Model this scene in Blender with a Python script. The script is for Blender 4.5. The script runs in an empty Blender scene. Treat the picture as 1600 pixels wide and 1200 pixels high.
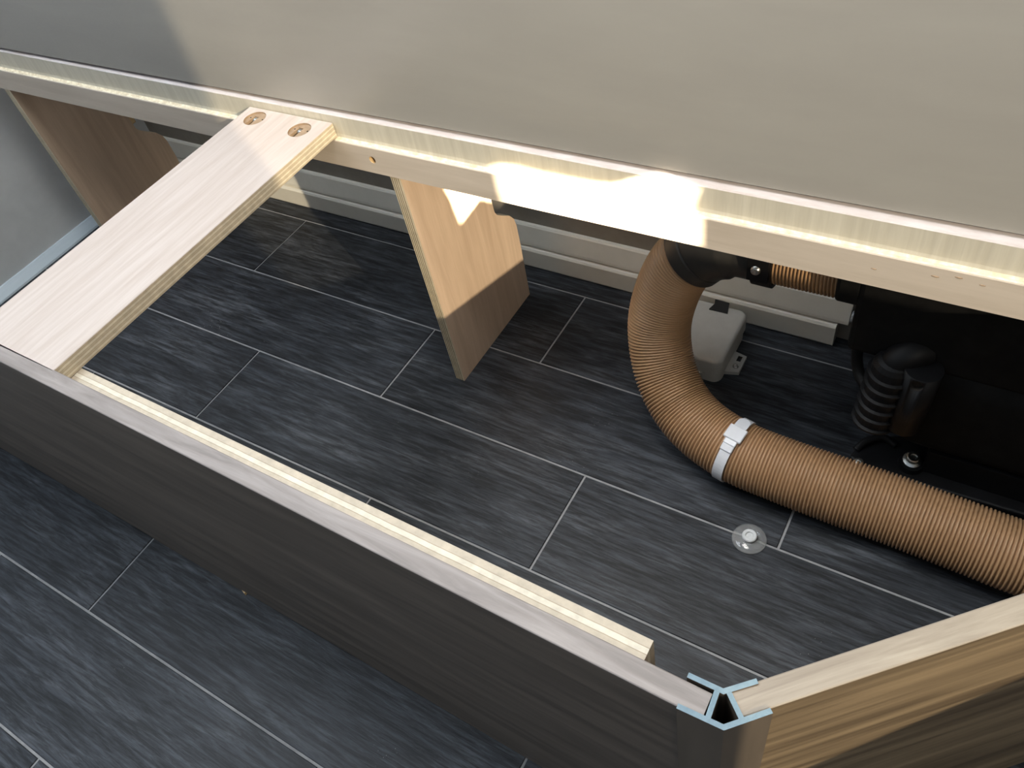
import bpy, bmesh, math, random
import numpy as np
from mathutils import Vector, Matrix, noise as mnoise
random.seed(7)
S = bpy.context.scene
C = S.collection

# ------------------------------------------------------------------ camera
YAW, PITCH, ROLL = -0.7156, 0.8442, -0.2463
cam = bpy.data.cameras.new('camera'); camo = bpy.data.objects.new('camera', cam); C.objects.link(camo)
cy, sy = math.cos(YAW), math.sin(YAW); cp, sp = math.cos(PITCH), math.sin(PITCH); cr, sr = math.cos(ROLL), math.sin(ROLL)
fw = Vector((sy*cp, cy*cp, -sp)); rt = Vector((cy, -sy, 0)); up = rt.cross(fw)
r2 = rt*cr + up*sr; u2 = -rt*sr + up*cr
M = Matrix((r2, u2, -fw)).transposed().to_4x4(); M.translation = (0.4600, -0.7965, 0.8825)
camo.matrix_world = M
cam.sensor_width = 36.0; cam.lens = 36.0*1247.45/1600; cam.clip_start = 0.02
S.camera = camo

# ------------------------------------------------------------------ view, world, lights
S.view_settings.view_transform = 'Standard'; S.view_settings.look = 'None'
S.view_settings.gamma = 1.0; S.view_settings.use_curve_mapping = False
S.view_settings.exposure = 0.0
w = bpy.data.worlds.new('world'); S.world = w; w.use_nodes = True
bg = w.node_tree.nodes['Background']; bg.inputs[0].default_value = (0.74, 0.87, 1.0, 1); bg.inputs[1].default_value = 0.50

SUN = Vector((1.0, -0.5, 0.45)).normalized()
sl = bpy.data.lights.new('sun', 'SUN'); sl.energy = 105.0; sl.color = (1.0, 0.85, 0.62); sl.angle = math.radians(0.5)
so = bpy.data.objects.new('sun', sl); C.objects.link(so); so.rotation_euler = SUN.to_track_quat('Z', 'Y').to_euler()

def area(name, loc, target, sx, sy_, energy, col):
    l = bpy.data.lights.new(name, 'AREA'); l.shape = 'RECTANGLE'; l.size = sx; l.size_y = sy_; l.energy = energy; l.color = col
    o = bpy.data.objects.new(name, l); C.objects.link(o); o.location = loc
    o.rotation_euler = (Vector(loc)-Vector(target)).to_track_quat('Z', 'Y').to_euler()
    return o
area('roof_hatch_light', (-0.85, -0.55, 1.75), (-0.1, -0.45, 0.2), 0.9, 0.8, 19.0, (0.86, 0.93, 1.0))

area('overhead_fill', (0.17, -0.37, 1.38), (0.20, -0.34, 0.2), 0.45, 0.25, 8.0, (1.0, 0.97, 0.92))  # added fill from above, brightens the interior and the panel centre
area('side_fill', (1.27, -0.78, 0.92), (0.0, -0.15, 0.15), 0.6, 0.45, 4.2, (1.0, 0.92, 0.80))  # added fill standing in for warm bounce light under the bench

# ------------------------------------------------------------------ helpers
def tag(o, label=None, cat=None, group=None, kind=None):
    if label: o['label'] = label
    if cat: o['category'] = cat
    if group: o['group'] = group
    if kind: o['kind'] = kind
    return o

def link(name, bm, mats, parent=None, smooth=False, loc=None):
    me = bpy.data.meshes.new(name); bm.normal_update(); bm.to_mesh(me); bm.free()
    for m in (mats if isinstance(mats, (list, tuple)) else [mats]): me.materials.append(m)
    o = bpy.data.objects.new(name, me); C.objects.link(o)
    if loc: o.location = loc
    if parent: o.parent = parent
    if smooth:
        for p in me.polygons: p.use_smooth = True
    return o

def empty(name, loc):
    o = bpy.data.objects.new(name, None); C.objects.link(o); o.location = loc; o.empty_display_size = 0.02
    return o

def child(name, bm, mats, parent, smooth=False):
    """mesh written in world coordinates, parented to a thing at parent.location"""
    off = parent.matrix_basis.translation.copy()
    p = parent.parent
    while p: off += p.matrix_basis.translation; p = p.parent
    for v in bm.verts: v.co -= off
    return link(name, bm, mats, parent, smooth)

def box(bm, lo, hi, mat=0):
    x0, y0, z0 = lo; x1, y1, z1 = hi
    vs = [bm.verts.new(c) for c in ((x0,y0,z0),(x1,y0,z0),(x1,y1,z0),(x0,y1,z0),(x0,y0,z1),(x1,y0,z1),(x1,y1,z1),(x0,y1,z1))]
    for f in ((0,3,2,1),(4,5,6,7),(0,1,5,4),(1,2,6,5),(2,3,7,6),(3,0,4,7)):
        bm.faces.new([vs[i] for i in f]).material_index = mat
    return vs

def bevel(bm, w, seg=2, angle=0.5):
    bm.normal_update()
    es = [e for e in bm.edges if len(e.link_faces) == 2 and e.calc_face_angle(0) > angle]
    bmesh.ops.bevel(bm, geom=es, offset=w, segments=seg, profile=0.5, affect='EDGES')

def prism(bm, pts, vec, mat=0):
    """extrude the closed 3D polygon pts by vec"""
    v = Vector(vec)
    a = [bm.verts.new(p) for p in pts]; b = [bm.verts.new(Vector(p)+v) for p in pts]
    n = len(pts); fs = [bm.faces.new(a), bm.faces.new(b[::-1])]
    for i in range(n): fs.append(bm.faces.new((a[i], b[i], b[(i+1) % n], a[(i+1) % n])))
    for f in fs: f.material_index = mat
    bmesh.ops.recalc_face_normals(bm, faces=fs)
    return fs

def cyl(bm, c, axis, r, h, seg=24, r2=None, mat=0):
    q = Vector(axis).to_track_quat('Z', 'Y').to_matrix().to_4x4(); q.translation = Vector(c)+Vector(axis).normalized()*h/2
    n0 = len(bm.faces)
    bmesh.ops.create_cone(bm, cap_ends=True, segments=seg, radius1=r, radius2=r if r2 is None else r2, depth=h, matrix=q)
    bm.faces.ensure_lookup_table()
    for f in bm.faces[n0:]: f.material_index = mat

def lathe(bm, prof, c, axis, seg=32):
    q = Vector(axis).to_track_quat('Z', 'Y').to_matrix()
    rings = []
    for r, z in prof:
        if r < 1e-6: rings.append([bm.verts.new(Vector(c)+q @ Vector((0, 0, z)))])
        else: rings.append([bm.verts.new(Vector(c)+q @ Vector((r*math.cos(t*2*math.pi/seg), r*math.sin(t*2*math.pi/seg), z))) for t in range(seg)])
    fs = []
    for A, B in zip(rings, rings[1:]):
        for i in range(seg):
            j = (i+1) % seg
            if len(A) == 1 and len(B) == 1: continue
            if len(A) == 1: fs.append(bm.faces.new((A[0], B[i], B[j])))
            elif len(B) == 1: fs.append(bm.faces.new((A[i], B[0], A[j])))
            else: fs.append(bm.faces.new((A[i], B[i], B[j], A[j])))
    bmesh.ops.recalc_face_normals(bm, faces=fs)

def catmull(P, n=40):
    P = [Vector(p) for p in P]; P = [2*P[0]-P[1]]+P+[2*P[-1]-P[-2]]
    out = []
    for i in range(1, len(P)-2):
        a, b, c, d = P[i-1:i+3]
        for k in range(n):
            t = k/n
            out.append(0.5*((2*b)+(c-a)*t+(2*a-5*b+4*c-d)*t*t+(3*b-a-3*c+d)*t**3))
    out.append(P[-2]); return out

def resample(path, step):
    L = [0.0]
    for a, b in zip(path, path[1:]): L.append(L[-1]+(b-a).length)
    n = max(2, int(round(L[-1]/step))); out = []; j = 0
    for k in range(n+1):
        s = L[-1]*k/n
        while j < len(L)-2 and L[j+1] < s: j += 1
        f = (s-L[j])/max(1e-9, L[j+1]-L[j]); out.append(path[j].lerp(path[j+1], f))
    return out, L[-1]/n

def sweep(bm, path, rad, seg=24, caps=True, mat=0, uscale=None):
    """tube along path with radius rad(i); parallel-transport frame"""
    n = len(path); T = [(path[min(i+1, n-1)]-path[max(i-1, 0)]).normalized() for i in range(n)]
    N = Vector((0, 0, 1)).cross(T[0])
    if N.length < 1e-3: N = Vector((1, 0, 0))
    N.normalize(); rings = []
    for i in range(n):
        N = (N-T[i]*N.dot(T[i])).normalized(); B = T[i].cross(N); r = rad(i) if callable(rad) else rad
        rings.append([bm.verts.new(path[i]+(N*math.cos(a)+B*math.sin(a))*r) for a in (2*math.pi*k/seg for k in range(seg))])
    for A, B in zip(rings, rings[1:]):
        for k in range(seg):
            f = bm.faces.new((A[k], A[(k+1) % seg], B[(k+1) % seg], B[k])); f.material_index = mat
    if caps:
        bm.faces.new(rings[0][::-1]).material_index = mat; bm.faces.new(rings[-1]).material_index = mat
    bm.normal_update()
    return rings

def cut(o, bms):
    """subtract the given bmeshes from mesh object o"""
    for b in bms:
        me = bpy.data.meshes.new('cutter'); b.normal_update(); b.to_mesh(me); b.free()
        for m in o.data.materials: me.materials.append(m)
        t = bpy.data.objects.new('cutter', me); C.objects.link(t)
        bpy.context.view_layer.update(); t.matrix_world = o.matrix_world.copy()
        md = o.modifiers.new('cut', 'BOOLEAN'); md.operation = 'DIFFERENCE'; md.solver = 'EXACT'; md.object = t
        bpy.context.view_layer.update()
        new = bpy.data.meshes.new_from_object(o.evaluated_get(bpy.context.evaluated_depsgraph_get()))
        o.modifiers.clear(); o.data = new
        bpy.data.objects.remove(t)

# ------------------------------------------------------------------ materials
def mat(name, col, rough=0.5, metal=0.0, spec=0.5, build=None):
    m = bpy.data.materials.new(name); m.use_nodes = True; nt = m.node_tree
    b = nt.nodes['Principled BSDF']; b.inputs['Base Color'].default_value = (*col, 1); b.inputs['Roughness'].default_value = rough
    b.inputs['Metallic'].default_value = metal; b.inputs['Specular IOR Level'].default_value = spec
    if build: build(nt, b)
    return m

def N(nt, t, **kw):
    n = nt.nodes.new(t)
    for k, v in kw.items():
        if k in n.inputs.keys() if isinstance(k, str) else False: n.inputs[k].default_value = v
        else: setattr(n, k, v)
    return n

def coords(nt, scale, src='Object', rnd=False, rot=(0, 0, 0)):
    tc = N(nt, 'ShaderNodeTexCoord'); mp = N(nt, 'ShaderNodeMapping'); mp.inputs['Scale'].default_value = scale; mp.inputs['Rotation'].default_value = rot
    nt.links.new(tc.outputs[src], mp.inputs['Vector'])
    if rnd:
        oi = N(nt, 'ShaderNodeObjectInfo'); mu = N(nt, 'ShaderNodeVectorMath', operation='SCALE'); mu.inputs['Scale'].default_value = 37.0
        cb = N(nt, 'ShaderNodeCombineXYZ')
        for i in range(3): nt.links.new(oi.outputs['Random'], cb.inputs[i])
        nt.links.new(cb.outputs[0], mu.inputs[0]); nt.links.new(mu.outputs[0], mp.inputs['Location'])
    return mp.outputs['Vector']

def ramp(nt, fac, stops, interp='LINEAR'):
    r = N(nt, 'ShaderNodeValToRGB'); r.color_ramp.interpolation = interp
    e = r.color_ramp.elements
    while len(e) < len(stops): e.new(0.5)
    for i, (p, c) in enumerate(stops): e[i].position = p; e[i].color = (*c, 1) if len(c) == 3 else c
    nt.links.new(fac, r.inputs['Fac']); return r.outputs['Color']

def noise_t(nt, vec, scale=1.0, detail=6.0, rough=0.6, dist=0.0):
    n = N(nt, 'ShaderNodeTexNoise'); n.inputs['Scale'].default_value = scale; n.inputs['Detail'].default_value = detail
    n.inputs['Roughness'].default_value = rough; n.inputs['Distortion'].default_value = dist
    nt.links.new(vec, n.inputs['Vector']); return n.outputs['Fac']

def mixc(nt, fac, a, b, blend='MIX'):
    m = N(nt, 'ShaderNodeMix', data_type='RGBA', blend_type=blend)
    for k, v in ((0, fac), (6, a), (7, b)):
        if hasattr(v, 'links') or hasattr(v, 'is_linked'): nt.links.new(v, m.inputs[k])
        else: m.inputs[k].default_value = v if k == 0 else (*v, 1)
    return m.outputs[2]

def bump(nt, b, h, strength=0.2, dist=0.001):
    bp = N(nt, 'ShaderNodeBump'); bp.inputs['Strength'].default_value = strength; bp.inputs['Distance'].default_value = dist
    nt.links.new(h, bp.inputs['Height']); nt.links.new(bp.outputs['Normal'], b.inputs['Normal'])

def grain(c0, c1, scale, rnd=False, bstr=0.15, lo=0.35, hi=0.68, fleck=None, dist=0.3):
    def f(nt, b):
        v = coords(nt, scale, rnd=rnd); n = noise_t(nt, v, 1.0, 7, 0.62, dist)
        col = ramp(nt, n, [(lo, c0), (hi, c1)])
        if fleck:
            v2 = coords(nt, tuple(s*3 for s in scale), rnd=rnd); n2 = noise_t(nt, v2, 1.0, 2, 0.5)
            k = ramp(nt, n2, [(0.70, (0, 0, 0)), (0.76, (1, 1, 1))]); col = mixc(nt, k, col, fleck)
        nt.links.new(col, b.inputs['Base Color']); bump(nt, b, n, bstr)
    return f

def tile_build(nt, b):
    v = coords(nt, (5.0, 26, 26), rnd=True); n = noise_t(nt, v, 1.0, 9, 0.68, 0.9)
    v2 = coords(nt, (16, 190, 100), rnd=True); n2 = noise_t(nt, v2, 1.0, 4, 0.7, 0.4)
    base = ramp(nt, n, [(0.28, (0.010, 0.0118, 0.015)), (0.5, (0.0235, 0.0265, 0.032)), (0.72, (0.055, 0.060, 0.068))])
    fine = ramp(nt, n2, [(0.40, (0.42, 0.42, 0.42)), (0.68, (2.1, 2.1, 2.1))])
    col = mixc(nt, 1.0, base, fine, 'MULTIPLY')
    # sawdust specks
    vo = N(nt, 'ShaderNodeTexVoronoi'); vo.inputs['Scale'].default_value = 170.0
    nt.links.new(coords(nt, (1, 1, 1), rnd=True), vo.inputs['Vector'])
    s = ramp(nt, vo.outputs['Distance'], [(0.05, (1, 1, 1)), (0.10, (0, 0, 0))])
    m = ramp(nt, noise_t(nt, coords(nt, (7, 7, 7), rnd=True), 1.0, 3, 0.6), [(0.60, (0, 0, 0)), (0.72, (0.7, 0.7, 0.7))])
    k = mixc(nt, 1.0, s, m, 'MULTIPLY')
    col = mixc(nt, k, col, (0.42, 0.42, 0.40))
    nt.links.new(col, b.inputs['Base Color'])
    add = N(nt, 'ShaderNodeMath', operation='ADD'); nt.links.new(n, add.inputs[0]); nt.links.new(n2, add.inputs[1])
    bump(nt, b, add.outputs[0], 0.35, 0.0012)

def ply_edge(axis, th, off, c=((0.51, 0.43, 0.31), (0.66, 0.59, 0.46), (0.41, 0.33, 0.22)), n=7, fr=0.86):
    """plywood edge: plies stacked along axis over thickness th starting at off (object space)"""
    def f(nt, b):
        tc = N(nt, 'ShaderNodeTexCoord'); sx = N(nt, 'ShaderNodeSeparateXYZ'); nt.links.new(tc.outputs['Object'], sx.inputs[0])
        wob = noise_t(nt, coords(nt, (40, 40, 40)), 1.0, 3, 0.6)
        a = N(nt, 'ShaderNodeMath', operation='SUBTRACT'); nt.links.new(sx.outputs['XYZ'.index(axis)], a.inputs[0]); a.inputs[1].default_value = off
        d = N(nt, 'ShaderNodeMath', operation='DIVIDE'); nt.links.new(a.outputs[0], d.inputs[0]); d.inputs[1].default_value = th
        wm = N(nt, 'ShaderNodeMath', operation='MULTIPLY_ADD'); nt.links.new(wob, wm.inputs[0]); wm.inputs[1].default_value = 0.05 if fr > .7 else 0.02; nt.links.new(d.outputs[0], wm.inputs[2])
        stops = []
        for i in range(n):
            stops.append((i/n, c[1] if i % 2 else c[0]))
            if i < n-1: stops.append(((i+fr)/n, c[2]))
        col = ramp(nt, wm.outputs[0], stops, 'CONSTANT')
        sc = [60, 60, 60]; fine = noise_t(nt, coords(nt, (90, 90, 90)), 1.0, 4, 0.6)
        col = mixc(nt, 1.0, col, ramp(nt, fine, [(0.3, (0.82, 0.82, 0.82)), (0.7, (1.1, 1.1, 1.1))]), 'MULTIPLY')
        nt.links.new(col, b.inputs['Base Color']); bump(nt, b, fine, 0.3)
    return f

M_tile = mat('slate_wood_tile', (0.04, 0.045, 0.05), 0.48, spec=0.32, build=tile_build)
M_grout = mat('grout', (0.27, 0.27, 0.27), 0.8, build=grain((0.22, 0.22, 0.22), (0.33, 0.33, 0.33), (60, 60, 60)))
M_subfloor = mat('grout_bed', (0.25, 0.25, 0.25), 0.85, build=grain((0.24, 0.24, 0.245), (0.33, 0.33, 0.33), (60, 60, 60)))
M_ply = mat('plywood_face', (0.7, 0.6, 0.5), 0.55, build=grain((0.47, 0.395, 0.35), (0.57, 0.50, 0.46), (110, 7, 110), bstr=0.1))
M_plyrail = mat('plywood_rail_face', (0.7, 0.6, 0.5), 0.55, build=grain((0.48, 0.41, 0.335), (0.58, 0.505, 0.425), (5, 60, 60), bstr=0.1))
M_plyknee = mat('plywood_support_face', (0.6, 0.45, 0.3), 0.5, build=grain((0.47, 0.345, 0.25), (0.59, 0.445, 0.33), (60, 60, 5), bstr=0.1))
M_edge_plank = mat('plank_edge', (0.6, 0.5, 0.3), 0.6, build=ply_edge('Z', 0.018, -0.018))
M_edge_knee = mat('support_edge', (0.6, 0.5, 0.3), 0.6, build=ply_edge('X', 0.015, -0.015, ((0.66, 0.57, 0.41), (0.72, 0.64, 0.48), (0.20, 0.14, 0.08)), 5, 0.58))
M_edge_ledger = mat('ledger_edge', (0.7, 0.65, 0.5), 0.6, build=ply_edge('Y', 0.022, -0.011, ((0.53, 0.46, 0.36), (0.68, 0.63, 0.52), (0.40, 0.33, 0.24)), 5))
M_strip = mat('rebate_cross_grain', (0.6, 0.52, 0.36), 0.6, build=grain((0.51, 0.47, 0.38), (0.60, 0.56, 0.46), (150, 150, 8), bstr=0.5))
M_ledge = mat('rough_ply_ledge', (0.75, 0.66, 0.5), 0.7, build=grain((0.55, 0.46, 0.32), (0.86, 0.79, 0.62), (120, 120, 120), bstr=0.6))
M_railtop = mat('rail_top_laminate', (0.6, 0.58, 0.6), 0.45, build=grain((0.50, 0.44, 0.42), (0.62, 0.58, 0.58), (20, 90, 90), bstr=0.1))
def panel_build(nt, b):
    n = noise_t(nt, coords(nt, (3, 8, 14)), 1.0, 8, 0.6, 0.3)
    nt.links.new(ramp(nt, n, [(0.3, (0.285, 0.27, 0.245)), (0.7, (0.325, 0.31, 0.28))]), b.inputs['Base Color'])
    f = noise_t(nt, coords(nt, (160, 160, 420)), 1.0, 5, 0.6)
    nt.links.new(ramp(nt, f, [(0.3, (0.30, 0.30, 0.30)), (0.7, (0.42, 0.42, 0.42))]), b.inputs['Roughness'])
    bump(nt, b, f, 0.12, 0.0006)
M_panel = mat('grey_laminate', (0.33, 0.31, 0.28), 0.36, spec=0.6, build=panel_build)
M_wall = mat('wall_greige', (0.30, 0.27, 0.23), 0.7, build=grain((0.28, 0.25, 0.21), (0.32, 0.29, 0.25), (30, 30, 30), bstr=0.05))
M_leftwall = mat('pale_grey_wall', (0.5, 0.52, 0.53), 0.6, build=grain((0.62, 0.64, 0.65), (0.68, 0.70, 0.71), (20, 20, 20), bstr=0.04))
M_alutrim = mat('pale_blue_trim', (0.5, 0.58, 0.63), 0.4, build=grain((0.46, 0.54, 0.59), (0.55, 0.62, 0.67), (40, 4, 40), bstr=0.05))
M_trunk = mat('cream_plastic', (0.72, 0.69, 0.61), 0.45, build=grain((0.74, 0.71, 0.63), (0.79, 0.76, 0.68), (25, 25, 25), bstr=0.03))
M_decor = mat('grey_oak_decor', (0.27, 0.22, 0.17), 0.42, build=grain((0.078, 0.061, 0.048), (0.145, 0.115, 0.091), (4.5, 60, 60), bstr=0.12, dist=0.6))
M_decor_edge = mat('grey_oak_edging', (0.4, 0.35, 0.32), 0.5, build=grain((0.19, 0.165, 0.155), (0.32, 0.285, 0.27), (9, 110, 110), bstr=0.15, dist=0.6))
M_decor_lit = mat('oak_decor_lit', (0.3, 0.24, 0.17), 0.42, build=grain((0.085, 0.060, 0.036), (0.245, 0.183, 0.112), (2.6, 52, 52), bstr=0.12, dist=0.25))  # same decor as the front board, its sunlit warmth mixed into the colour
M_decor_lit_edge = mat('oak_edging_lit', (0.42, 0.36, 0.28), 0.5, build=grain((0.22, 0.185, 0.148), (0.36, 0.315, 0.255), (8, 110, 110), bstr=0.15, dist=0.6))  # edging of the lit board, warm light put into the colour too
M_alu = mat('anodised_cut_aluminium', (0.55, 0.66, 0.72), 0.55, metal=0.0, spec=0.25, build=grain((0.165, 0.245, 0.30), (0.22, 0.31, 0.365), (200, 200, 200), bstr=0.2))
M_profskin = mat('profile_skin', (0.17, 0.14, 0.115), 0.45, build=grain((0.085, 0.068, 0.052), (0.11, 0.088, 0.068), (40, 40, 6), bstr=0.05))
M_hose = mat('tan_duct_plastic', (0.44, 0.26, 0.13), 0.42, spec=0.45, build=grain((0.36, 0.215, 0.11), (0.44, 0.27, 0.145), (14, 14, 14), bstr=0.02))
M_white = mat('white_nylon', (0.72, 0.73, 0.76), 0.4, build=grain((0.70, 0.71, 0.74), (0.76, 0.77, 0.80), (60, 60, 60), bstr=0.03))
M_black = mat('black_plastic', (0.012, 0.012, 0.013), 0.5, spec=0.22, build=grain((0.005, 0.005, 0.0055), (0.008, 0.008, 0.009), (60, 60, 60), bstr=0.05))
M_blackmat = mat('black_moulded_housing', (0.006, 0.006, 0.006), 0.75, spec=0.15, build=grain((0.004, 0.004, 0.004), (0.008, 0.008, 0.008), (60, 60, 60), bstr=0.05))
M_elbow = mat('charcoal_duct_elbow', (0.045, 0.043, 0.040), 0.5, build=grain((0.026, 0.024, 0.022), (0.034, 0.032, 0.029), (50, 50, 50), bstr=0.04))
M_rubber = mat('black_rubber', (0.010, 0.010, 0.010), 0.6, build=grain((0.008, 0.008, 0.008), (0.014, 0.014, 0.014), (80, 80, 80), bstr=0.1))
M_jbox = mat('grey_abs', (0.50, 0.49, 0.46), 0.5, build=grain((0.47, 0.46, 0.43), (0.52, 0.51, 0.48), (60, 60, 60), bstr=0.05))
M_zinc = mat('zinc_steel', (0.62, 0.62, 0.60), 0.28, metal=1.0, build=grain((0.55, 0.55, 0.52), (0.70, 0.70, 0.68), (300, 300, 300), bstr=0.1))
M_pocket = mat('milled_pocket', (0.50, 0.36, 0.22), 0.7, build=grain((0.27, 0.185, 0.115), (0.36, 0.26, 0.17), (120, 120, 120), bstr=0.3))
M_hole = mat('dark_bore', (0.03, 0.025, 0.02), 0.9, build=grain((0.02, 0.018, 0.015), (0.05, 0.04, 0.03), (300, 300, 300)))
M_pine = mat('raw_wood', (0.62, 0.45, 0.24), 0.6, build=grain((0.52, 0.36, 0.18), (0.68, 0.50, 0.28), (10, 80, 80)))
M_conduit = mat('grey_conduit', (0.35, 0.37, 0.39), 0.5, build=grain((0.32, 0.34, 0.36), (0.38, 0.40, 0.42), (60, 60, 60)))
def clear_build(nt, b):
    b.inputs['Transmission Weight'].default_value = 0.85; b.inputs['IOR'].default_value = 1.46
    n = noise_t(nt, coords(nt, (120, 120, 120)), 1.0, 3, 0.5)
    nt.links.new(ramp(nt, n, [(0.3, (0.86, 0.88, 0.88)), (0.7, (0.96, 0.97, 0.97))]), b.inputs['Base Color'])
M_clear = mat('clear_vinyl', (0.92, 0.94, 0.94), 0.12, build=clear_build)
M_frost = mat('frosted_vinyl', (0.62, 0.64, 0.64), 0.3, build=grain((0.55, 0.57, 0.57), (0.70, 0.72, 0.72), (200, 200, 200), bstr=0.1))
def dimmer_build(nt, b):
    out = nt.nodes['Material Output']; t = N(nt, 'ShaderNodeBsdfTransparent'); t.inputs[0].default_value = (0.053, 0.0525, 0.051, 1)
    d = N(nt, 'ShaderNodeBsdfDiffuse'); d.inputs[0].default_value = (0.5, 0.48, 0.44, 1)
    mx = N(nt, 'ShaderNodeMixShader'); mx.inputs[0].default_value = 0.35
    nt.links.new(t.outputs[0], mx.inputs[1]); nt.links.new(d.outputs[0], mx.inputs[2]); nt.links.new(mx.outputs[0], out.inputs['Surface'])
M_dimmer = mat('sun_dimming_sheet', (0.3, 0.3, 0.3), 0.8, build=dimmer_build)  # added see-through sheet that weakens the sun
M_cabin = mat('cabin_wall', (0.45, 0.43, 0.40), 0.7, build=grain((0.43, 0.41, 0.38), (0.47, 0.45, 0.42), (12, 12, 12), bstr=0.03))

# ------------------------------------------------------------------ floor
fl = empty('floor', (0, 0, 0)); tag(fl, 'dark slate coloured wood-grain tile floor with pale grey grout lines', kind='structure')
bm = bmesh.new(); box(bm, (-1.12, -1.60, -0.02), (1.30, 0.06, -0.0016)); child('grout', bm, M_subfloor, fl)
W, L, G = 0.152, 0.60385, 0.0030
X0 = {0: -0.6407, 1: -0.2308, 2: -0.4860, 3: -0.1336, 4: -0.3817, 5: 0.0245, 6: -0.2842, 7: -0.45, 8: -0.05, 9: -0.35, -1: -0.169}
cache = {}
for r in range(-1, 10):
    y1, y0 = -r*W-G/2, -(r+1)*W+G/2
    if r == -1: y1 = 0.058
    k0 = X0[r]-4*L
    for k in range(9):
        xa, xb = max(k0+k*L+G/2, -1.118), min(k0+(k+1)*L-G/2, 1.298)
        if xb-xa < 0.01: continue
        key = (round(xb-xa, 4), round(y1-y0, 4))
        if key not in cache:
            bm = bmesh.new(); hx, hy = (xb-xa)/2, (y1-y0)/2
            box(bm, (-hx, -hy, -0.008), (hx, hy, 0.0))
            bm.normal_update()
            es = [e for e in bm.edges if all(v.co.z > -0.001 for v in e.verts)]
            bmesh.ops.bevel(bm, geom=es, offset=0.0007, segments=1, affect='EDGES')
            o = link('floor_tile', bm, M_tile, fl); cache[key] = o.data
        else:
            o = bpy.data.objects.new('floor_tile', cache[key]); C.objects.link(o); o.parent = fl
        o.location = ((xa+xb)/2, (y0+y1)/2, 0.0)

# ------------------------------------------------------------------ walls
def structure(name, bm, m, label): return tag(link(name, bm, m), label, kind='structure')
bm = bmesh.new(); box(bm, (-1.12, 0.052, -0.02), (1.30, 0.075, 1.15))
structure('wall_back', bm, M_wall, 'dull greige vehicle wall behind the bench recess')
bm = bmesh.new(); box(bm, (-1.125, -0.66, -0.02), (-1.096, 0.052, 1.15))
structure('wall_left', bm, M_leftwall, 'pale grey side wall at the far left end of the bench')
bm = bmesh.new(); prism(bm, [(-1.0965, -.65, 0), (-1.0965, -.65, .0185), (-1.0925, -.65, .0180), (-1.0790, -.65, .0035), (-1.0780, -.65, 0)], (0, .68, 0))
structure('baseboard_left', bm, M_alutrim, 'thin pale blue skirting strip along the left wall')

# unseen wall and screen added beyond the frame to mask and dim the low sun
WX = 1.30; wy0, wy1, wz0, wz1 = -1.095, -0.25, 0.635, 1.62
bm = bmesh.new()
box(bm, (WX, -2.3, -0.02), (WX+0.03, 0.075, wz0)); box(bm, (WX, -2.3, wz1), (WX+0.03, 0.075, 2.2))
box(bm, (WX, -2.3, wz0), (WX+0.03, wy0, wz1)); box(bm, (WX, wy1, wz0), (WX+0.03, 0.075, wz1))
prism(bm, [(WX+0.005, -.735, wz0), (WX+0.005, -.735, .805), (WX+0.005, -.545, wz0)], (0.02, 0, 0))  # added wedge, shaped to keep the sun off the hose
structure('sun_mask_wall', bm, M_cabin, 'unseen added wall beyond the right edge, its opening shaped to limit the sun')
hole = [(-.874, .990), (-.873, .945), (-.868, .930), (-.862, .884), (-.8125, .8885), (-.7665, .8475), (-.7665, .885), (-.762, .911),  # gap outline shaped to throw the bright patch on rail and support
        (-.772, .929), (-.789, .935), (-.803, .933), (-.816, .941), (-.846, .967), (-.864, .985)]
bm = bmesh.new()
outer = [bm.verts.new((WX+0.012, y, z)) for y, z in ((wy0, wz0), (wy1, wz0), (wy1, wz1), (wy0, wz1))]
inner = [bm.verts.new((WX+0.012, y, z)) for y, z in hole]
es = [bm.edges.new((a[i], a[(i+1) % len(a)])) for a in (outer, inner) for i in range(len(a))]
bmesh.ops.triangle_fill(bm, use_beauty=True, edges=es)
structure('sun_mask_screen', bm, M_dimmer, 'unseen added sheet that dims the sun, with a gap shaped for the bright patch')

# cream cable trunking along the wall foot (two stepped covers)
tr = empty('cable_trunking', (-0.4, 0.04, 0.0)); tag(tr, 'cream plastic stepped cable trunking along the wall foot behind the bench', 'trunking')
bm = bmesh.new(); x0, x1 = -1.088, 0.338
prism(bm, [(x0, .051, 0), (x0, .034, 0), (x0, .0315, .004), (x0, .0315, .036), (x0, .034, .0395), (x0, .040, .041), (x0, .051, .041)], (x1-x0, 0, 0))
child('lower_cover', bm, M_trunk, tr)
bm = bmesh.new(); x1 = 0.352
prism(bm, [(x0, .051, .043), (x0, .038, .0425), (x0, .0362, .044), (x0, .0368, .049), (x0, .0440, .077), (x0, .0462, .0795), (x0, .051, .080)], (x1-x0, 0, 0))
child('upper_cover', bm, M_trunk, tr)

# ------------------------------------------------------------------ wall panel above the rail
bm = bmesh.new(); box(bm, (-1.094, -0.2130, 0.4340), (1.28, -0.196, 1.12)); bevel(bm, 0.0008, 1)
for v in bm.verts: v.co.y += -0.0020+0.0050*v.co.x
po = link('wall_panel', bm, M_panel); tag(po, 'large smooth grey laminate backrest panel rising above the pale wooden rail', 'panel')

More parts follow.
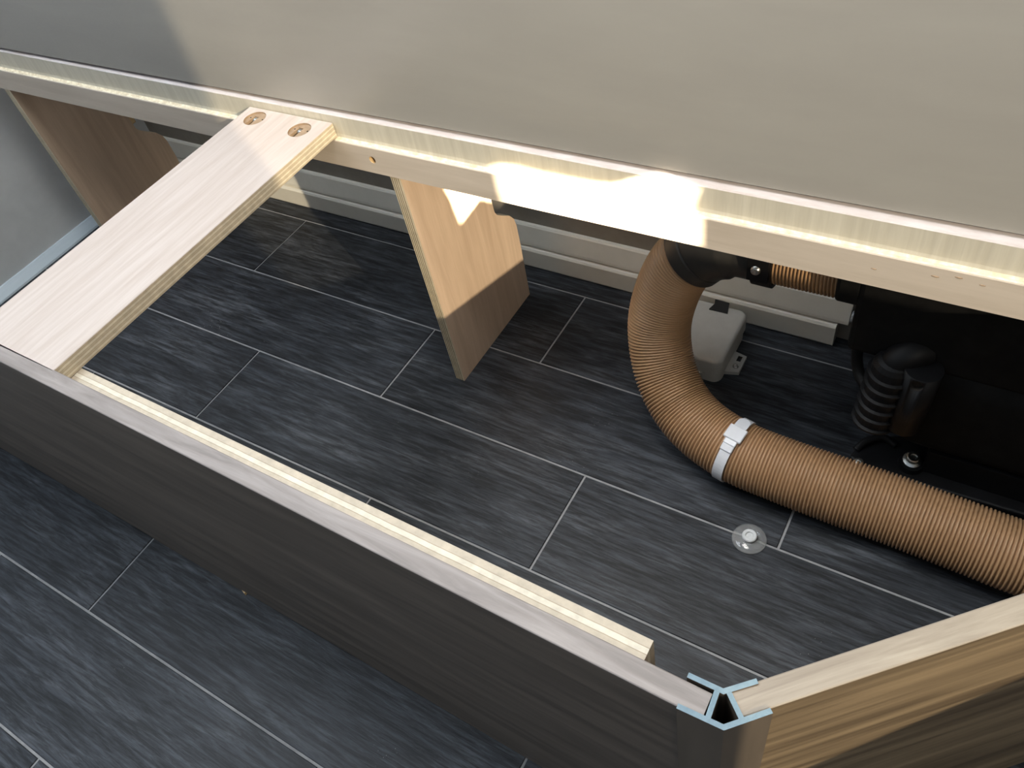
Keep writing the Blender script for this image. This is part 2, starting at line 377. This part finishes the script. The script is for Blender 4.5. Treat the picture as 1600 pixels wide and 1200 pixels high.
# ------------------------------------------------------------------ bench rail
bm = bmesh.new(); x0, x1 = -1.092, 1.27
prof = [(-.229, .365), (-.229, .3995), (-.2282, .4005), (-.2262, .4010), (-.2242, .4000), (-.2222, .4018), (-.2216, .4055), (-.2216, .4290), (-.2208, .4300), (-.2148, .4300), (-.199, .4300), (-.199, .365)]
fs = prism(bm, [(x0, y, z) for y, z in prof], (x1-x0, 0, 0))
for f in bm.faces:
    c = f.calc_center_median(); n = f.normal
    if abs(n.x) > .9: f.material_index = 2
    elif c.z > .4285: f.material_index = 3
    elif c.y < -.2285: f.material_index = 0
    elif c.y < -.2212 and c.z < .403: f.material_index = 2
    elif c.y < -.2205: f.material_index = 1
    else: f.material_index = 0
rail = link('bench_rail', bm, [M_plyrail, M_strip, M_ledge, M_railtop, M_hole, M_pine])
tag(rail, 'long pale plywood rail with a rebate along the foot of the grey panel', 'rail')
b2 = bmesh.new(); cyl(b2, (-0.1574, -0.24, 0.3838), (0, 1, 0), 0.0046, 0.024, 20, mat=5)
b2.faces.ensure_lookup_table()
cut(rail, [b2])
for i, (x, z, a) in enumerate(((0.4442, 0.3904, 0.0034), (0.4612, 0.3943, 0.0032), (0.3969, 0.3844, 0.0026), (0.4792, 0.3916, 0.0026))):
    bm = bmesh.new(); lathe(bm, [(0, 0.0006), (0.5, 0.0004), (1.0, 0.0)], (0, 0, 0), (0, -1, 0), 10)
    for v in bm.verts: v.co = Vector((v.co.x*a, v.co.y, v.co.z*a*0.28))+Vector((x, -0.229, z))
    o = link('wood_knot', bm, M_pocket, rail)

# ------------------------------------------------------------------ plywood supports under the rail
def support(xr, label, th=0.015):
    P = [(-.227, 0.0), (-.227, .3648), (-.072, .3648), (-.0713, .222), (-.0705, .209), (-.0694, .197), (-.065, .1894), (-.0538, .1798), (-.0375, .1676), (-.0284, .1549), (-.0253, .1405), (-.0246, .112), (-.0262, 0.0)]
    bm = bmesh.new(); prism(bm, [(-th, y, z) for y, z in P], (th, 0, 0))
    for f in bm.faces: f.material_index = 0 if abs(f.normal.x) > .7 else 1
    o = link('support_panel', bm, [M_plyknee, M_edge_knee], loc=(xr, 0, 0))
    return tag(o, label, 'support', 'plywood supports under the rail')
support(-0.125, 'brown plywood support with a notched back edge standing in the middle of the bench')
support(-0.913, 'brown plywood support at the far left end, partly hidden by the cross plank')

# small wooden batten in the far left corner
bm = bmesh.new(); box(bm, (-1.095, -0.015, 0.13), (-1.065, 0.020, 0.33)); bevel(bm, 0.002)
tag(link('corner_batten', bm, M_pine), 'small tan wooden batten in the dark far left corner below the rail', 'batten')

# ------------------------------------------------------------------ front panel, ledger, shim
yb = lambda x: -0.6450-0.009*x
yt = lambda x: -0.6506-0.0109*x
ZT = 0.420; TH = 0.0158
bot = [(-1.09, .006), (-.415, .006), (-.392, .0050), (-.372, .0012), (-.352, .0), (-.215, .0), (-.200, .0048), (.4115, .0048)]
bm = bmesh.new()
rows = []
for x, zb in bot:
    t = zb/ZT; yo = yb(x)*(1-t)+yt(x)*t
    rows.append([bm.verts.new((x, yo, zb)), bm.verts.new((x, yt(x), ZT)), bm.verts.new((x, yt(x)+TH, ZT)), bm.verts.new((x, yo+TH, zb))])
for A, B in zip(rows, rows[1:]):
    for i in range(4): bm.faces.new((A[i], A[(i+1) % 4], B[(i+1) % 4], B[i]))
bm.faces.new(rows[0]); bm.faces.new(rows[-1][::-1])
bmesh.ops.recalc_face_normals(bm, faces=bm.faces[:])
es = [e for e in bm.edges if all(v.co.z > ZT-.0005 for v in e.verts) and abs(e.verts[0].co.x-e.verts[1].co.x) > .004]
bmesh.ops.bevel(bm, geom=es, offset=0.0009, segments=2, profile=0.5, affect='EDGES')
bm.normal_update()
for f in bm.faces: f.material_index = 1 if f.normal.z > .3 else 0
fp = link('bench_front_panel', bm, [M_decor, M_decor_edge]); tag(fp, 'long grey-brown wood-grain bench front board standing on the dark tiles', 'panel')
bm = bmesh.new()
x0, x1 = -1.08, 0.3665
def lp(x, z, inner): return (x, (-0.6155-0.0100*x+.0 if inner else yt(x)+TH+.0012), z)
for z0, z1 in ((.335, .4015),):
    vs = [bm.verts.new(lp(x, z, i)) for x in (x0, x1) for z in (z0, z1) for i in (0, 1)]
    for f in ((0, 1, 3, 2), (4, 6, 7, 5), (0, 4, 5, 1), (2, 3, 7, 6), (0, 2, 6, 4), (1, 5, 7, 3)): bm.faces.new([vs[i] for i in f])
bmesh.ops.recalc_face_normals(bm, faces=bm.faces[:])
off = Vector((x0, -0.6262+.0108, .335))
for v in bm.verts: v.co -= off
rot = math.atan(-0.0105)
Rz = Matrix.Rotation(-rot, 4, 'Z')
for v in bm.verts: v.co = Rz @ v.co
bm.normal_update()
for f in bm.faces: f.material_index = 0 if abs(f.normal.y) > .6 else 1
lo = link('ledger_strip', bm, [M_ply, M_edge_ledger], loc=off); lo.rotation_euler.z = rot
tag(lo, 'pale plywood ledger batten fixed along the inner side of the front board', 'batten')
bm = bmesh.new(); prism(bm, [(-.214, -.6395, 0), (-.1965, -.6455, 0), (-.1955, -.632, 0), (-.213, -.630, 0)], (0, 0, .0046))
tag(link('wood_shim', bm, M_pine), 'tiny tan wooden shim poking out under the front board', 'shim')

# ------------------------------------------------------------------ right front panel
o0 = Vector((.4288, -.6459, 0)); Ln = 0.565
bm = bmesh.new(); box(bm, (0, 0, 0), (Ln, TH, ZT))
es = [e for e in bm.edges if all(v.co.z > ZT-.001 for v in e.verts)]
bmesh.ops.bevel(bm, geom=es, offset=0.0009, segments=2, profile=0.5, affect='EDGES'); bm.normal_update()
for f in bm.faces: f.material_index = 1 if f.normal.z > .3 else 0
sp_ = link('angled_front_panel', bm, [M_decor_lit, M_decor_lit_edge], loc=o0); sp_.rotation_euler.z = math.radians(45)
tag(sp_, 'angled brown wood-grain board running right from the corner with warm light on its face', 'panel')

# ------------------------------------------------------------------ aluminium corner profile
def strut(bm, a, b, t, z0, z1, shift):
    a = Vector((*a, 0)); b = Vector((*b, 0)); dd = (b-a).normalized(); nn = Vector((-dd.y, dd.x, 0))*t/2
    top = [a+nn, b+nn, b-nn, a-nn]
    va = [bm.verts.new((p.x, p.y, z1)) for p in top]; vb = [bm.verts.new((p.x, p.y+shift, z0)) for p in top]
    bm.faces.new(va[::-1]); bm.faces.new(vb)
    for i in range(4): bm.faces.new((va[i], va[(i+1) % 4], vb[(i+1) % 4], vb[i]))
bm = bmesh.new(); t = .0030
def vee(bm, a, v, b, t, z0, z1, shift):
    a, v, b = (Vector((*p, 0)) for p in (a, v, b)); d0 = (v-a).normalized(); d1 = (b-v).normalized()
    n0 = Vector((-d0.y, d0.x, 0)); n1 = Vector((-d1.y, d1.x, 0)); m = (n0+n1).normalized(); k = t/2/m.dot(n0)
    O = [a+n0*t/2, v+m*k, b+n1*t/2]; I = [a-n0*t/2, v-m*k, b-n1*t/2]
    top = lambda p: bm.verts.new((p.x, p.y, z1)); low = lambda p: bm.verts.new((p.x, p.y+shift, z0))
    T0 = [top(p) for p in O]; T1 = [top(p) for p in I]; B0 = [low(p) for p in O]; B1 = [low(p) for p in I]
    for q in range(2):
        bm.faces.new((T0[q], T0[q+1], T1[q+1], T1[q])); bm.faces.new((B0[q], B1[q], B1[q+1], B0[q+1]))
        bm.faces.new((T0[q], B0[q], B0[q+1], T0[q+1])); bm.faces.new((T1[q], T1[q+1], B1[q+1], B1[q]))
    for q in (0, 2): bm.faces.new((T0[q], T1[q], B1[q], B0[q]))
vee(bm, (.3970, -.6548), (.4234, -.6541), (.4428, -.6341), .0031, .002, ZT+.0012, .004)
vee(bm, (.3956, -.6362), (.4164, -.6360), (.4308, -.6222), .0031, .002, ZT+.0012, .004)
for a, b in (((.4132, -.6365), (.4142, -.6545)), ((.4186, -.6345), (.4308, -.6460))):
    strut(bm, a, b, .0030, .002, ZT+.0011, .004)
bmesh.ops.recalc_face_normals(bm, faces=bm.faces[:])
for f in bm.faces: f.material_index = 0 if f.normal.z > .9 else 1
cpf = link('corner_profile', bm, [M_alu, M_profskin]); tag(cpf, 'pale blue cut aluminium extrusion joining the two front boards at the corner', 'profile')

# ------------------------------------------------------------------ cross plank with connector pockets
XL, XR, YF, YB = -0.3432, -0.2083, -0.6345, -0.2226
pk = empty('cross_plank', ((XL+XR)/2, (YF+YB)/2, ZT)); tag(pk, 'pale plywood cross plank bridging the front board and the rail', 'plank')
bm = bmesh.new(); box(bm, (XL, YF, ZT-.018), (XR, YB, ZT)); bevel(bm, .0006, 1)
bm.normal_update()
for f in bm.faces: f.material_index = 0 if abs(f.normal.z) > .7 else 1
board = child('board', bm, [M_ply, M_edge_plank, M_pocket, M_hole], pk)
off = Vector(((XL+XR)/2, (YF+YB)/2, ZT))
for cx, cyy in ((-.3164, -.2425), (-.2397, -.2466)):
    b2 = bmesh.new(); cyl(b2, Vector((cx, cyy, ZT-.0022))-off, (0, 0, 1), .0142, .02, 40, mat=2); cut(board, [b2])
    b2 = bmesh.new(); box(b2, Vector((cx-.0076, cyy-.0125, ZT-.0110))-off, Vector((cx-.0002, cyy+.0066, ZT+.01))-off, 2); cut(board, [b2])
    for dx, dy in ((-.0105, .0025), (.0088, .0030)):
        b2 = bmesh.new(); cyl(b2, Vector((cx+dx, cyy+dy, ZT-.009))-off, (0, 0, 1), .0011, .02, 12, mat=3); cut(board, [b2])
    bm = bmesh.new(); c = (cx-.0038, cyy-.0005, ZT-.0068)
    lathe(bm, [(0, 0), (.0022, 0), (.0022, .0012), (.0030, .0), (.0042, .001), (.0046, .0025), (.0046, .0052), (.0026, .0054), (.0026, .0068), (0, .0068)], c, (0, 1, 0), 24)
    bo = child('bolt', bm, M_zinc, pk, smooth=False); bo['label'] = 'zinc connector bolt in a round pocket'

# ------------------------------------------------------------------ ducts
def hose(name, pts, R, pitch, seg=36, parent=None, amp=.0034):
    path = catmull(pts, 60); sub = 6
    path, st = resample(path, pitch/sub)
    prof = (0, .05, .85, 1.0, 1.0, .85)
    bm = bmesh.new()
    def rad(i):
        wob = mnoise.noise(path[i]*9)*.0010
        return R-amp+amp*prof[i % sub]+wob
    sweep(bm, path, rad, seg)
    o = link(name, bm, M_hose, parent, smooth=True)
    return o, path
R = .0405
main = [(.745, -.219, R), (.69, -.228, R), (.6076, -.2313, R), (.545, -.2288, R), (.478, -.2258, R), (.4068, -.2248, R), (.3459, -.2230, R), (.2892, -.2192, .042), (.2378, -.2061, .048),
        (.1990, -.1860, .061), (.1680, -.1595, .088), (.1515, -.1335, .130), (.1550, -.1170, .176), (.1710, -.1080, .220), (.1950, -.1055, .249)]
ho, hpath = hose('duct_hose', main, R, .0042)
tag(ho, 'fat tan ribbed warm-air hose curving across the dark tiles', 'hose')
# elbow
el = empty('duct_elbow', (.21, -.105, .26)); tag(el, 'black duct elbow below the rail joining the large hose to the short one', 'elbow')
ep = catmull([(.1860, -.1062, .2390), (.1960, -.1055, .2505), (.2120, -.105, .2630), (.2350, -.105, .2715), (.262, -.105, .273), (.285, -.105, .273)], 16)
bm = bmesh.new(); n = len(ep)
def er(i):
    f = i/(n-1)
    return .0432 if f < .22 else (.0418 if f < .24 else (.0430 if f < .55 else .0430-.004*min(1, (f-.55)/.12)))
sweep(bm, ep, er, 40); child('body', bm, M_elbow, el, smooth=True)
bm = bmesh.new(); lathe(bm, [(.0385, 0), (.0425, 0), (.0425, .022), (.0385, .022)], (.266, -.105, .273), (1, 0, 0), 40)
box(bm, (.264, -.1500, .262), (.287, -.138, .292)); child('collar', bm, M_black, el)
q = Vector((.2735, -.1500, .2780))
bm = bmesh.new(); lathe(bm, [(0, .0012), (.0012, .0008), (.0024, .0034), (.0046, .0028), (.0056, .0)], q, (0, -1, 0), 20)
so_ = child('screw', bm, M_zinc, el, smooth=True); so_['label'] = 'pale zinc screw head'
h2, _ = hose('short_duct_hose', [(.283, -.105, .273), (.32, -.105, .2735), (.345, -.105, .274), (.372, -.105, .275)], .0375, .0039)
tag(h2, 'short length of brown ribbed hose between the black elbow and the heater', 'hose')

# hose clamp (white)
ci = min(range(len(hpath)), key=lambda i: (hpath[i]-Vector((.2865, -.2190, .0425))).length)
cc = hpath[ci]; ct = (hpath[ci-8]-hpath[ci+8]).normalized()      # along +x
cu = Vector((0, 0, 1)); cu = (cu-ct*cu.dot(ct)).normalized(); cs = ct.cross(cu)   # cs points to +y or -y
if cs.y > 0: cs = -cs
cl = empty('hose_clamp', cc.copy()); tag(cl, 'white plastic strap clamp buckled around the bend of the large tan hose', 'clamp')
def ring(a0, a1, r0, r1, wd, n=40):
    bm = bmesh.new(); prev = None
    for i in range(n+1):
        a = a0+(a1-a0)*i/n; e = cu*math.cos(a)+cs*math.sin(a)
        cur = [bm.verts.new(cc+e*r+ct*s) for r, s in ((r0, -wd/2), (r1, -wd/2), (r1, wd/2), (r0, wd/2))]
        if prev:
            for k in range(4): bm.faces.new((prev[k], prev[(k+1) % 4], cur[(k+1) % 4], cur[k]))
        else: bm.faces.new(cur)
        prev = cur
    bm.faces.new(prev[::-1]); bmesh.ops.recalc_face_normals(bm, faces=bm.faces[:]); return bm
rad_ = math.radians
child('strap', ring(rad_(-62), rad_(225), R-.0002, R+.0016, .0135), M_white, cl)
def slab(a, r0, r1, u0, u1, wd, rnd=0):
    """plate tangent to the hose at angle a: u along circumference, wd along hose"""
    e = cu*math.cos(a)+cs*math.sin(a); tt = -cu*math.sin(a)+cs*math.cos(a)
    bm = bmesh.new()
    if rnd:
        pts = [(u1, -wd/2), (u1, wd/2)]
        for k in range(13):
            b_ = math.pi*k/12; pts.append((u0+wd/2-math.sin(b_)*wd/2, math.cos(b_)*wd/2))
        prism(bm, [cc+e*r0+tt*u+ct*s for u, s in pts], e*(r1-r0))
    else:
        prism(bm, [cc+e*r0+tt*u+ct*s for u, s in ((u0, -wd/2), (u1, -wd/2), (u1, wd/2), (u0, wd/2))], e*(r1-r0)); bevel(bm, .0008, 1)
    return bm
child('buckle', slab(rad_(8), R+.0012, R+.0052, -.0095, .0095, .0225), M_white, cl)
child('buckle_step', slab(rad_(21), R+.0006, R+.0040, -.006, .006, .0155), M_white, cl)
child('pull_tab', slab(rad_(-12), R+.0015, R+.0042, -.0125, .006, .0155, 1), M_white, cl)
child('strap_hump', slab(rad_(34), R+.0006, R+.0036, -.004, .005, .0150), M_white, cl)

# ------------------------------------------------------------------ junction box
jb = empty('junction_box', (.17, -.04, 0)); tag(jb, 'small grey plastic junction box on the tiles inside the bend of the hose', 'box')
bm = bmesh.new(); box(bm, (.122, -.0915, .0), (.2195, .0125, .0185))
vert = [e for e in bm.edges if abs(e.verts[0].co.z-e.verts[1].co.z) > .01]
bmesh.ops.bevel(bm, geom=vert, offset=.012, segments=5, profile=0.5, affect='EDGES'); child('base', bm, M_jbox, jb)
bm = bmesh.new(); box(bm, (.1195, -.0940, .0195), (.2220, .0150, .0450))
vert = [e for e in bm.edges if abs(e.verts[0].co.z-e.verts[1].co.z) > .01]
bmesh.ops.bevel(bm, geom=vert, offset=.013, segments=5, profile=0.5, affect='EDGES')
tope = [e for e in bm.edges if all(v.co.z > .0449 for v in e.verts)]
bmesh.ops.bevel(bm, geom=tope, offset=.0055, segments=4, profile=0.5, affect='EDGES'); child('lid', bm, M_jbox, jb)
bm = bmesh.new(); box(bm, (.189, -.0945, .004), (.195, -.0905, .0165)); bevel(bm, .001, 1); child('latch', bm, M_jbox, jb)
bm = bmesh.new()
prism(bm, [(.2185, -.072, .0), (.2385, -.066, .0), (.2385, -.034, .0), (.2185, -.030, .0)], (0, 0, .006)); 
tb = child('mounting_tab', bm, [M_jbox, M_hole], jb)
offj = Vector((.17, -.04, 0))
b2 = bmesh.new(); box(b2, Vector((.2275, -.047, -.01))-offj, Vector((.2335, -.037, .02))-offj, 1); cut(tb, [b2])
bm = bmesh.new(); lathe(bm, [(0, .0018), (.001, .0014), (.002, .0026), (.0036, .0022), (.0042, 0)], (.2305, -.0575, .006), (0, 0, 1), 16); child('screw', bm, M_zinc, jb, smooth=True)
bm = bmesh.new(); prism(bm, [(.1690, -.002, .0452), (.1725, .010, .0452), (.1700, .019, .0452), (.1915, .019, .0452), (.1960, -.001, .0452)], (0, 0, .0022))
g_ = child('tape', bm, M_rubber, jb); g_['label'] = 'black tape patch on the lid'

# grey conduit end behind the trunking
bm = bmesh.new(); sweep(bm, catmull([(.3535, .0425, .056), (.365, .042, .056), (.376, .040, .057), (.39, .034, .062)], 10), .0085, 16)
tag(link('conduit', bm, M_conduit, smooth=True), 'short grey conduit sticking out of the right end of the cream trunking', 'conduit')

# ------------------------------------------------------------------ heater
ht = empty('heater', (.60, -.07, 0)); tag(ht, 'matt black box-shaped air heater under the right end of the rail', 'heater')
bm = bmesh.new(); box(bm, (.442, -.165, .072), (.84, .005, .215)); bevel(bm, .030, 5); child('housing', bm, M_blackmat, ht, smooth=True)
bm = bmesh.new(); box(bm, (.380, -.160, .205), (.84, .008, .330)); bevel(bm, .006, 2); child('upper_housing', bm, M_blackmat, ht)
bm = bmesh.new(); box(bm, (.358, -.158, .268), (.384, -.045, .330)); bevel(bm, .004, 2); child('inlet_flange', bm, M_blackmat, ht)
# ribbed intake elbow
bm = bmesh.new(); prof = [(0, 0)]
for i in range(6):
    z = i*.0155
    prof += [(.0215, z), (.0245, z+.0012), (.0245, z+.0036), (.0215, z+.0050), (.0210, z+.0150)]
prof += [(.018, .098), (.010, .103), (0, .104)]
lathe(bm, prof, (.4265, -.170, .120), (.05, .02, 1), 28); child('ribbed_boot', bm, M_black, ht, smooth=False)
bm = bmesh.new(); sweep(bm, catmull([(.431, -.169, .200), (.433, -.167, .216), (.443, -.161, .224), (.455, -.150, .224)], 10), .0165, 20); child('boot_neck', bm, M_black, ht, smooth=True)
sg = None
bm = bmesh.new(); cyl(bm, (.4560, -.173, .130), (.03, 0, 1), .0185, .092, 36); sg = child('spigot', bm, [M_black, M_hole], ht, smooth=False)
for p in sg.data.polygons: p.use_smooth = abs(p.normal.z) < .9
offh = Vector((.60, -.07, 0))
b2 = bmesh.new(); cyl(b2, Vector((.4575, -.202, .2155))-offh, (0, 1, -.25), .0062, .02, 20, mat=1); cut(sg, [b2])
# foot bracket
bk = None
bm = bmesh.new()
prism(bm, [(.412, -.172, .002), (.430, -.182, .002), (.470, -.180, .002), (.70, -.172, .002), (.70, -.11, .002), (.470, -.112, .002), (.436, -.128, .002), (.416, -.152, .002)], (0, 0, .038)); bevel(bm, .003, 2)
box(bm, (.49, -.160, .012), (.80, -.118, .078)); 
bk = child('foot_bracket', bm, M_black, ht)
bm = bmesh.new(); sweep(bm, catmull([(.416, -.160, .040), (.424, -.146, .045), (.440, -.134, .046), (.456, -.136, .041)], 10), .0045, 12); child('bracket_lip', bm, M_black, ht, smooth=True)
bm = bmesh.new(); cyl(bm, (.4775, -.156, .036), (0, 0, 1), .016, .010, 28, r2=.0135); child('bolt_boss', bm, M_black, ht)
bm = bmesh.new(); lathe(bm, [(.0105, 0), (.0105, .002), (.0078, .0034), (.0072, .0034), (.0072, .0085), (.0062, .0096), (.0040, .0094), (.0034, .0075), (0, .0075)], (.4775, -.154, .0455), (.05, -.1, 1), 24)
x_ = child('flange_bolt', bm, M_zinc, ht); x_['label'] = 'silver flanged bolt'
bm = bmesh.new(); lathe(bm, [(.0062, 0), (.0062, .0014), (.0044, .0040), (.0024, .0044), (.0016, .0026), (0, .0026)], (.4240, -.1770, .0395), (0, -.15, 1), 20)
x_ = child('small_screw', bm, M_zinc, ht, smooth=False); x_['label'] = 'small silver screw'
bm = bmesh.new(); sweep(bm, catmull([(.384, -.02, .21), (.378, -.012, .14), (.374, -.006, .08), (.378, -.008, .03), (.392, -.022, .0085), (.42, -.05, .0085), (.45, -.075, .03), (.46, -.08, .10)], 12), .0075, 14)
tag(link('power_cable', bm, M_rubber, smooth=True), 'black cable hanging from the heater down to the tiles beside the trunking end', 'cable')

# ------------------------------------------------------------------ clear suction disc on the tiles
dk = empty('suction_disc', (.339, -.3058, 0)); tag(dk, 'clear round plastic disc lying on a grout line near the hose', 'disc')
bm = bmesh.new(); lathe(bm, [(0, .0004), (.0195, .0004), (.0204, .0010), (.0200, .0020), (.0150, .0034), (.0100, .0052), (0, .0054)], (.339, -.3058, 0), (0, 0, 1), 40); child('rim', bm, M_clear, dk, smooth=True)
bm = bmesh.new(); lathe(bm, [(0, .0055), (.0085, .0055), (.0088, .0090), (.0078, .0102), (.0050, .0100), (.0042, .0080), (0, .0080)], (.339, -.3058, 0), (0, 0, 1), 32); child('hub', bm, M_frost, dk, smooth=False)
